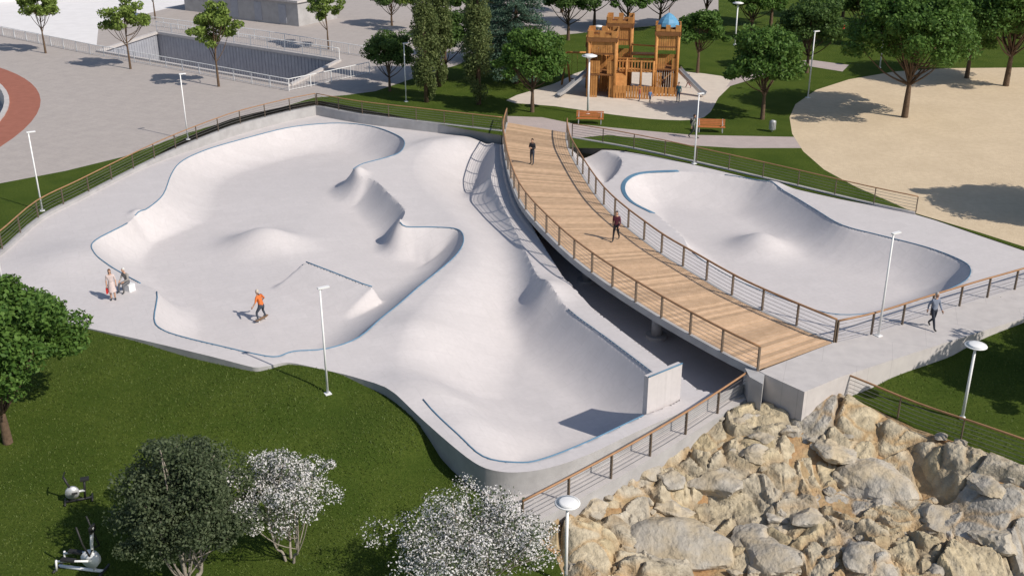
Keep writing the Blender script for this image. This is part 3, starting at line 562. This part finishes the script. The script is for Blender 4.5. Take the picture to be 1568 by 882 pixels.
# ------------------------------------------------------------------ playground castle
def castle():
    mb=MB()
    def tower(cx,cy,w,h,fl,m=0):
        h2=w/2
        for sx in (-1,1):
            for sy in (-1,1): mb.tube([(cx+sx*h2,cy+sy*h2,0),(cx+sx*h2,cy+sy*h2,h)],.14,0,8)
        for zf in fl: mb.box((cx,cy,zf),(w+.1,w+.1,.12),0,1)
        for z0,z1 in ((.0,1.9),(2.1,3.2),(3.9,h-.2)):
            for side in range(4):
                for k in range(int(w/.2)):
                    t=-h2+.12+k*.2
                    if side==0 and z0==0 and .3<k/(w/.2)<.7: continue
                    if side in(0,1) and z0>2 and z0<3 and .35<k/(w/.2)<.65: continue
                    if z1-z0<.1: continue
                    x,y=((cx+t,cy-h2),(cx+h2,cy+t),(cx+t,cy+h2),(cx-h2,cy+t))[side]; mb.box((x,y,(z0+z1)/2),(.17,.06,z1-z0) if side%2==0 else (.06,.17,z1-z0),0,0)
        for side in range(4):
            for k in range(5):
                t=-h2-.1+(w+.2)*(k+.5)/5
                hh=.55 if k%2==0 else .18; g=h2+.12; x,y=((cx+t,cy-g),(cx+g,cy+t),(cx+t,cy+g),(cx-g,cy+t))[side]; mb.box((x,y,h+hh/2-.05),((w+.2)/5.4,.1,hh) if side%2==0 else (.1,(w+.2)/5.4,hh),0,0)
            x,y=((cx,cy-h2-.12),(cx+h2+.12,cy),(cx,cy+h2+.12),(cx-h2-.12,cy))[side]; mb.box((x,y,h-.25),(w+.4,.12,.35) if side%2==0 else (.12,w+.4,.35),0,1)
    tower(-2.5,-1.6,2.3,5.3,(2.0,3.8)); tower(-1.2,2.2,2.1,5.9,(2.2,4.4)); tower(3.1,.2,1.9,5.6,(2.2,4.2)); tower(-3.2,1.5,1.6,4.2,(2.,))
    mb.tube([(3.1,.2,5.9),(3.1,.2,6.2),(3.1,.2,6.5),(3.1,.2,6.8),(3.1,.2,7.0)],[1.0,.92,.7,.38,.03],2,10,False); mb.tube([(3.1,.2,6.9),(3.1,.2,7.4)],.03,1,5)
    for sx in(-1,1):
        for sy in (-1,1): mb.box((3.1+sx*.7,.2+sy*.7,5.75),(.1,.1,.6),0,0)
    mb.box((.6,-.6,2.05),(3.2,1.2,.12),0,0)
    for y in (-1.2,0): 
        mb.beam((-1.2,y,2.95),(2,y,2.95),.09,.12,0)
        for k in range(12): mb.box((-1.0+k*.27,y,2.5),(.1,.05,.85),0,0)
    mb.box((.9,2.0,3.0),(2.6,1.0,.12),0,0); mb.beam((-.2,1.6,3.9),(2.3,1.0,3.9),.1,.12,0)
    for x in(-.4,.9,2.0): mb.tube([(x,-1.2,0),(x,-1.2,3)],.1,0,7); mb.tube([(x,0,0),(x,0,3)],.1,0,7)
    def slide(p,q,w=.55):
        p=Vector(p);q=Vector(q); d=(q-p); hv=Vector((d.y,-d.x,0)).normalized()*w/2; pts=[p,p+(q-p)*.12+Vector((0,0,-.05)),p+(q-p)*.85+Vector((0,0,-.1)),q]
        for a,b in zip(pts[:-1],pts[1:]):
            mb.beam(a,b,w,.05,3); mb.beam(a+hv+Vector((0,0,.12)),b+hv+Vector((0,0,.12)),.04,.28,3); mb.beam(a-hv+Vector((0,0,.12)),b-hv+Vector((0,0,.12)),.04,.28,3)
    slide((-3.8,-2.0,2.0),(-6.2,-3.4,.2)); slide((-3.7,-1.2,2.0),(-6.0,-2.5,.2)); slide((4.2,.0,2.1),(6.6,-1.4,.2))
    mb.beam((-.9,-2.7,0.1),(-.9,-.9,2.0),1.2,.1,0); 
    for k in range(14): mb.box((-1.3+k*.24,-2.9,.55),(.19,.07,1.1+.1*(k%2)),0,0)
    mb.tube([(-6.4,1.8,0),(-6.0,1.8,3.0)],.1,0,7); mb.tube([(-5.6,1.8,0),(-6.0,1.8,3.0)],.1,0,7); mb.tube([(-6.0,1.8,3),(-4.0,1.8,3)],.1,0,7)
    for x in (-5.5,-5.0): mb.tube([(x,1.8,3),(x,1.8,.6)],.015,1,4)
    mb.box((-5.25,1.8,.58),(.6,.25,.05),0,1)
    for k in range(8): mb.box((2.0+k*.3,-1.6,.4),(.22,.07,.8),0,0)
    mb.obj('wooden_castle_playground',['castle','castled','dome','steel'],hit(965,140),math.radians(-8))
castle()
# ------------------------------------------------------------------ exercise machines
def trainer(u,v,rz):
    mb=MB(); t=lambda p,r=.035,m=0: mb.tube(p,r,m,7)
    t([(-.6,0,.05),(.7,0,.05)],.05); t([(-.6,-.3,.04),(-.6,.3,.04)],.04,1); t([(.7,-.3,.04),(.7,.3,.04)],.04,1)
    t([(.45,0,.05),(.5,0,.9),(.6,0,1.45)],.045); mb.tube([(.4,-.07,.42),(.4,.07,.42)],.26,0,16); mb.box((.6,0,1.4),(.06,.25,.2),0,1)
    for s in (-1,1): t([(.55,s*.25,.7),(.42,s*.27,1.1),(.32,s*.25,1.6)],.025,1); t([(-.5,s*.18,.35),(.45,s*.2,.5)],.03); mb.box((-.15,s*.18,.44),(.4,.14,.05),0,1); t([(.5,0,.75),(.55,s*.25,.7)],.02,1)
    t([(-.55,-.2,.05),(-.5,-.2,.4)],.03); t([(-.55,.2,.05),(-.5,.2,.4)],.03)
    o=mb.obj('elliptical_trainer',['white','black'],hit(u,v,E),rz); o.scale=(1.25,)*3
def bike(u,v,rz):
    mb=MB(); t=lambda p,r=.035,m=0: mb.tube(p,r,m,7)
    t([(-.45,0,.05),(.5,0,.05)],.05,1); t([(-.45,-.25,.04),(-.45,.25,.04)],.04,1); t([(.5,-.25,.04),(.5,.25,.04)],.04,1)
    t([(-.2,0,.05),(-.28,0,.85)],.045,1); mb.box((-.3,0,.88),(.3,.22,.07),0,1); t([(.35,0,.05),(.25,0,.6),(.4,0,1.1)],.045,1); t([(.35,-.28,1.15),(.42,0,1.1),(.35,.28,1.15)],.025,1)
    mb.tube([(.2,-.06,.4),(.2,.06,.4)],.25,0,18); t([(-.25,0,.4),(.3,0,.4)],.05,0); t([(.1,-.25,.25),(.1,.25,.5)],.02,1); mb.box((.1,-.27,.25),(.2,.1,.03),0,1); mb.box((.1,.27,.5),(.2,.1,.03),0,1)
    mb.obj('exercise_bike',['galv','black'],hit(u,v,E),rz)
bike(122,766,math.radians(200)); trainer(122,872,math.radians(-10))
# ------------------------------------------------------------------ buildings beyond the plaza
mb=MB(); p=hit(60,-6); mb.box((p[0]-14,p[1]+16,1.6),(40,26,3.2),math.radians(-32),0); mb.box((p[0]-14,p[1]+16,3.3),(40.6,26.6,.25),math.radians(-32),0)
R=Matrix.Rotation(math.radians(-32),3,'Z')
for k in range(12):
    w=Vector((p[0]-14,p[1]+16,1.5))+R@Vector((-18+k*3.2,-13.02,0)); mb.box(w,(1.6,.05,1.5),math.radians(-32),1)
mb.obj('white_building',['white','glassy'])
mb=MB(); p=hit(420,34); mb.box((p[0],p[1]+3,1.4),(13,7,2.8),math.radians(-32),0); mb.box((p[0],p[1]+3,2.9),(13.5,7.5,.25),math.radians(-32),1); mb.box((p[0]-8,p[1]+9,1.8),(9,6,3.6),math.radians(-32),0)
for k in range(3):
    w=Vector((p[0],p[1]+3,1.3))+R@Vector((-4+k*4,-3.52,0)); mb.box(w,(1.2,.05,2.2),math.radians(-32),2)
mb.obj('grey_building',['conc2','walk','glassy'])
# ------------------------------------------------------------------ people
def cm(name,c): 
    if name not in M: M[name]=mat(name,c,tuple(x*.85 for x in c),12,.85)
    return name
SK=cm('skin',(.50,.30,.21))
POSES={
'stand':{},
'walk':dict(knR=(.10,.17,.51),anR=(.10,.30,.10),toR=(.11,.45,.07),knL=(-.10,-.04,.50),anL=(-.10,-.34,.17),toL=(-.10,-.22,.04),elR=(.23,-.14,1.15),wrR=(.24,-.14,.92),elL=(-.23,.06,1.14),wrL=(-.22,.24,.95)),
'phone':dict(elR=(.23,.0,1.13),wrR=(.09,.24,1.2),elL=(-.23,.02,1.13),wrL=(-.07,.24,1.18),knL=(-.1,.05,.5),anL=(-.12,.08,.09),toL=(-.14,.23,.04)),
'skate':dict(pel=(0,-.08,.86),sp=(0,-.03,1.03),ch=(0,.05,1.23),nk=(0,.10,1.37),hd=(0,.13,1.45),shR=(.17,.05,1.32),shL=(-.17,.05,1.32),elR=(.36,.05,1.12),wrR=(.44,.22,.98),elL=(-.33,.0,1.10),wrL=(-.42,.10,.90),hipR=(.10,-.07,.82),hipL=(-.10,-.07,.82),knR=(.24,.10,.50),knL=(-.24,.08,.50),anR=(.27,-.02,.20),toR=(.29,.14,.15),anL=(-.27,-.02,.20),toL=(-.29,.14,.15)),
'sit':dict(pel=(0,0,.52),sp=(0,.02,.70),ch=(0,.08,.90),nk=(0,.12,1.05),hd=(0,.15,1.13),shR=(.17,.08,.98),shL=(-.17,.08,.98),elR=(.24,.16,.74),wrR=(.14,.36,.66),elL=(-.24,.16,.74),wrL=(-.14,.36,.64),hipR=(.09,.02,.50),hipL=(-.09,.02,.50),knR=(.15,.44,.50),knL=(-.15,.44,.50),anR=(.15,.48,.10),toR=(.17,.62,.05),anL=(-.15,.42,.10),toL=(-.17,.56,.05)),
}
def person(name,pos,heading,pose,top,bottom,hair,h=1.75,shoe=(.05,.05,.05),sleeve=True,longhair=False,extra=None,shorts=False):
    J=dict(pel=(0,0,.95),sp=(0,0,1.12),ch=(0,.0,1.32),nk=(0,0,1.47),hd=(0,.015,1.56),shR=(.17,0,1.42),elR=(.23,-.02,1.14),wrR=(.24,.05,.90),shL=(-.17,0,1.42),elL=(-.23,-.02,1.14),wrL=(-.24,.05,.90),
      hipR=(.09,0,.90),knR=(.10,.03,.50),anR=(.10,-.01,.09),toR=(.12,.15,.04),hipL=(-.09,0,.90),knL=(-.10,.03,.50),anL=(-.10,-.01,.09),toL=(-.12,.15,.04)); J.update(POSES[pose])
    r=dict(pel=.135,sp=.125,ch=.145,nk=.06,hd=.06,sh=.075,el=.048,wr=.032,hip=.10,kn=.064,an=.045,to=.038)
    names=list(J); rad=[r.get(n,r.get(n[:-1])) for n in names]; ed=[('pel','sp'),('sp','ch'),('ch','nk'),('nk','hd')]
    for s in 'RL': ed+=[('ch','sh'+s),('sh'+s,'el'+s),('el'+s,'wr'+s),('pel','hip'+s),('hip'+s,'kn'+s),('kn'+s,'an'+s),('an'+s,'to'+s)]
    me=bpy.data.meshes.new('t'); me.from_pydata([J[n] for n in names],[(names.index(a),names.index(b)) for a,b in ed],[])
    o=bpy.data.objects.new('t',me); SC.collection.objects.link(o); md=o.modifiers.new('s','SKIN'); 
    for i,sv in enumerate(me.skin_vertices[0].data): sv.radius=(rad[i],rad[i]*(.8 if names[i] in('ch','sp','pel') else 1)); sv.use_root=(i==0)
    o.modifiers.new('u','SUBSURF').levels=2
    dg=bpy.context.evaluated_depsgraph_get(); em=o.evaluated_get(dg).to_mesh(); vs=np.array([v.co[:] for v in em.vertices]); fs=[tuple(p.vertices) for p in em.polygons]; o.evaluated_get(dg).to_mesh_clear(); bpy.data.objects.remove(o)
    mb=MB(); part={}
    for a,b in ed:
        k=b[:-1] if b[-1] in 'RL' and b not in('pel',) else b
        part[(a,b)]={'sp':1,'ch':1,'nk':1,'hd':0,'sh':1,'el':1,'wr':1 if sleeve else 0,'hip':2,'kn':2,'an':0 if shorts else 2,'to':3}[k]
    segs=[(np.array(J[a]),np.array(J[b]),part[(a,b)]) for a,b in ed]
    mats_=[]
    for f in fs:
        c=vs[list(f)].mean(0); best=9;bm_=0
        for a,b,m_ in segs:
            ab=b-a; t=min(1,max(0,float((c-a)@ab/(ab@ab)))); dd=np.linalg.norm(c-a-ab*t)
            if dd<best: best=dd;bm_=m_
        mats_.append(bm_)
    mb.add(vs,fs,0,True); mb.m=mats_
    H=Vector(J['hd']); hc=H+Vector((0,.015,.105)); mb.ball(hc,(.076,.092,.115),0,12,10); mb.ball(hc+Vector((0,.03,-.075)),(.05,.055,.04),0,8,6)
    mb.ball(hc+Vector((0,.095,-.015)),(.014,.022,.022),0,6,5)
    for s in(-1,1): mb.ball(hc+Vector((s*.03,.083,.01)),(.012,.008,.008),5,6,4); mb.ball(hc+Vector((s*.077,-.005,-.01)),(.012,.022,.03),0,6,5)
    mb.ball(hc+Vector((0,.082,-.055)),(.024,.008,.007),6,6,4)
    mb.ball(hc+Vector((0,-.018,.03)),(.084,.094,.108),4,12,8)
    if longhair: mb.ball(hc+Vector((0,-.06,-.09)),(.08,.05,.14),4,10,8)
    for s,sg in (('R',1),('L',-1)):
        w=Vector(J['wr'+s]);e_=Vector(J['el'+s]); d=(w-e_).normalized(); side=d.cross(Vector((sg,0,0))); side=side.normalized() if side.length>.1 else Vector((0,1,0)); nrm=d.cross(side).normalized()
        mb.tube([w-d*.02,w+d*.04,w+d*.09],[.03,.036,.03],0,8)
        for k,L in enumerate((.062,.075,.08,.072)):
            b=w+d*.085+side*((k-1.5)*.017); c=b+d*L*.55; mb.tube([b,c,c+d*L*.35+nrm*(-.02*sg)],[.0095,.0085,.007],0,5)
        b=w+d*.03+side*.03; mb.tube([b,b+side*.03+d*.03,b+side*.035+d*.065],[.012,.011,.008],0,5)
    if extra: extra(mb,J)
    sc=h/1.775; cols=[SK,cm(name+'_t%d'%len(M),top),cm(name+'_b%d'%len(M),bottom),cm('shoe%d'%len(M),shoe),cm('hair%d'%len(M),hair),cm('eye_dark',(.02,.02,.02)),cm('lips',(.35,.12,.10)),cm('red_bag',(.5,.03,.03)),cm('skateboard_deck',(.25,.16,.10)),'white']
    ob=mb.obj(name,cols,pos,heading); ob.scale=(sc,)*3; return ob
def bagx(mb,J):
    w=Vector(J['wrR']); mb.box(w+Vector((.02,0,-.32)),(.1,.26,.26),0,7); mb.tube([w+Vector((.02,-.1,-.2)),w+Vector((.02,0,-.08)),w+Vector((.02,.1,-.2))],.008,7,5)
    P=Vector(J['pel']); mb.tube([P+Vector((0,0,.12)),P+Vector((0,0,-.1)),P+Vector((0,0,-.45))],[.14,.19,.23],1,12,cap=False)
def board(mb,J):
    mb.box((0,.03,.115),(.62,.2,.018),0,8); mb.box((.37,.03,.135),(.16,.18,.018),0,8,ry=-.35); mb.box((-.37,.03,.135),(.16,.18,.018),0,8,ry=.35)
    for x in(-.24,.24):
        mb.box((x,.03,.085),(.05,.16,.03),0,5)
        for y in(-.06,.12): mb.tube([(x,y,.05),(x,y+.035,.05)],.032,9,10)
def pack(mb,J): mb.ball(Vector(J['ch'])+Vector((0,-.2,-.05)),(.15,.1,.22),5,10,8)
def seat(mb,J): mb.box((0,-.05,.19),(.5,.4,.38),0,9)
pz=lambda u,v:hit(u,v,lambda x,y:S(x,y))
person('skateboarder',pz(401,491),math.radians(60),'skate',(.62,.16,.04),(.05,.06,.08),(.55,.48,.40),1.85,shoe=(.5,.5,.5),sleeve=False,extra=board)
person('woman_with_red_bag',pz(174,459),math.radians(200),'stand',(.60,.50,.48),(.45,.30,.28),(.10,.04,.02),1.68,longhair=True,extra=bagx,shorts=True,sleeve=False)
person('seated_man',pz(197,445),math.radians(150),'sit',(.30,.28,.26),(.13,.13,.14),(.6,.6,.58),1.75,extra=seat)
person('man_with_phone',(hit(815,252)[0],hit(815,252)[1],.02),math.radians(150),'phone',(.03,.03,.035),(.04,.05,.07),(.02,.015,.01),1.85)
person('walking_woman',(hit(943,369)[0],hit(943,369)[1],.02),math.radians(160),'walk',(.10,.025,.04),(.02,.02,.025),(.03,.015,.01),1.8,longhair=True)
person('walking_man',hit(1426,503),math.radians(200),'walk',(.22,.25,.33),(.03,.035,.05),(.4,.38,.36),1.88)
person('pedestrian_with_backpack',hit(1061,212),math.radians(-100),'walk',(.20,.20,.18),(.07,.08,.07),(.05,.03,.02),1.85,extra=pack)
person('playground_parent',hit(1038,157),math.radians(150),'stand',(.06,.14,.16),(.05,.09,.14),(.05,.03,.02),1.75)
person('playground_parent',hit(1011,141),math.radians(30),'walk',(.07,.10,.18),(.05,.05,.06),(.04,.03,.02),1.7)
person('playground_child',hit(979,155),math.radians(90),'stand',(.45,.10,.10),(.10,.12,.2),(.1,.05,.02),1.25)
person('playground_child',hit(1054,135),math.radians(90),'walk',(.6,.03,.03),(.25,.04,.04),(.1,.05,.02),1.25)
person('playground_child',hit(995,158),math.radians(200),'walk',(.1,.2,.4),(.1,.1,.12),(.1,.05,.02),1.15)
person('park_visitor',hit(1290,58),math.radians(90),'walk',(.6,.05,.04),(.1,.1,.12),(.05,.04,.02),1.7)
# ------------------------------------------------------------------ light, sky, camera
SX,SY=.83,-.56
w=bpy.data.worlds.new('World'); SC.world=w; w.use_nodes=True; nt=w.node_tree; bg=nt.nodes['Background']; sky=nt.nodes.new('ShaderNodeTexSky'); sky.sky_type='NISHITA'; sky.sun_disc=False
EL=math.radians(41); az=math.atan2(SX,SY); sky.sun_elevation=EL; sky.sun_rotation=az; nt.links.new(sky.outputs[0],bg.inputs[0]); bg.inputs[1].default_value=.105
sl=bpy.data.lights.new('sun','SUN'); sl.energy=4.5; sl.angle=math.radians(.6); sl.color=(1,.93,.83); so=bpy.data.objects.new('sun',sl); SC.collection.objects.link(so)
d=Vector((-SX,-SY,0)).normalized()*math.cos(EL)+Vector((0,0,-math.sin(EL))); so.rotation_euler=d.to_track_quat('-Z','Y').to_euler(); so.location=(30,-20,60)
cam=bpy.data.cameras.new('camera'); co=bpy.data.objects.new('camera',cam); SC.collection.objects.link(co); co.location=(0,0,HC); co.rotation_euler=(math.pi/2-PITCH,0,0); cam.sensor_width=36; cam.lens=36*F/1568; cam.clip_start=.5; cam.clip_end=5000; SC.camera=co
SC.view_settings.view_transform='Standard'; SC.view_settings.look='None'; SC.view_settings.exposure=0
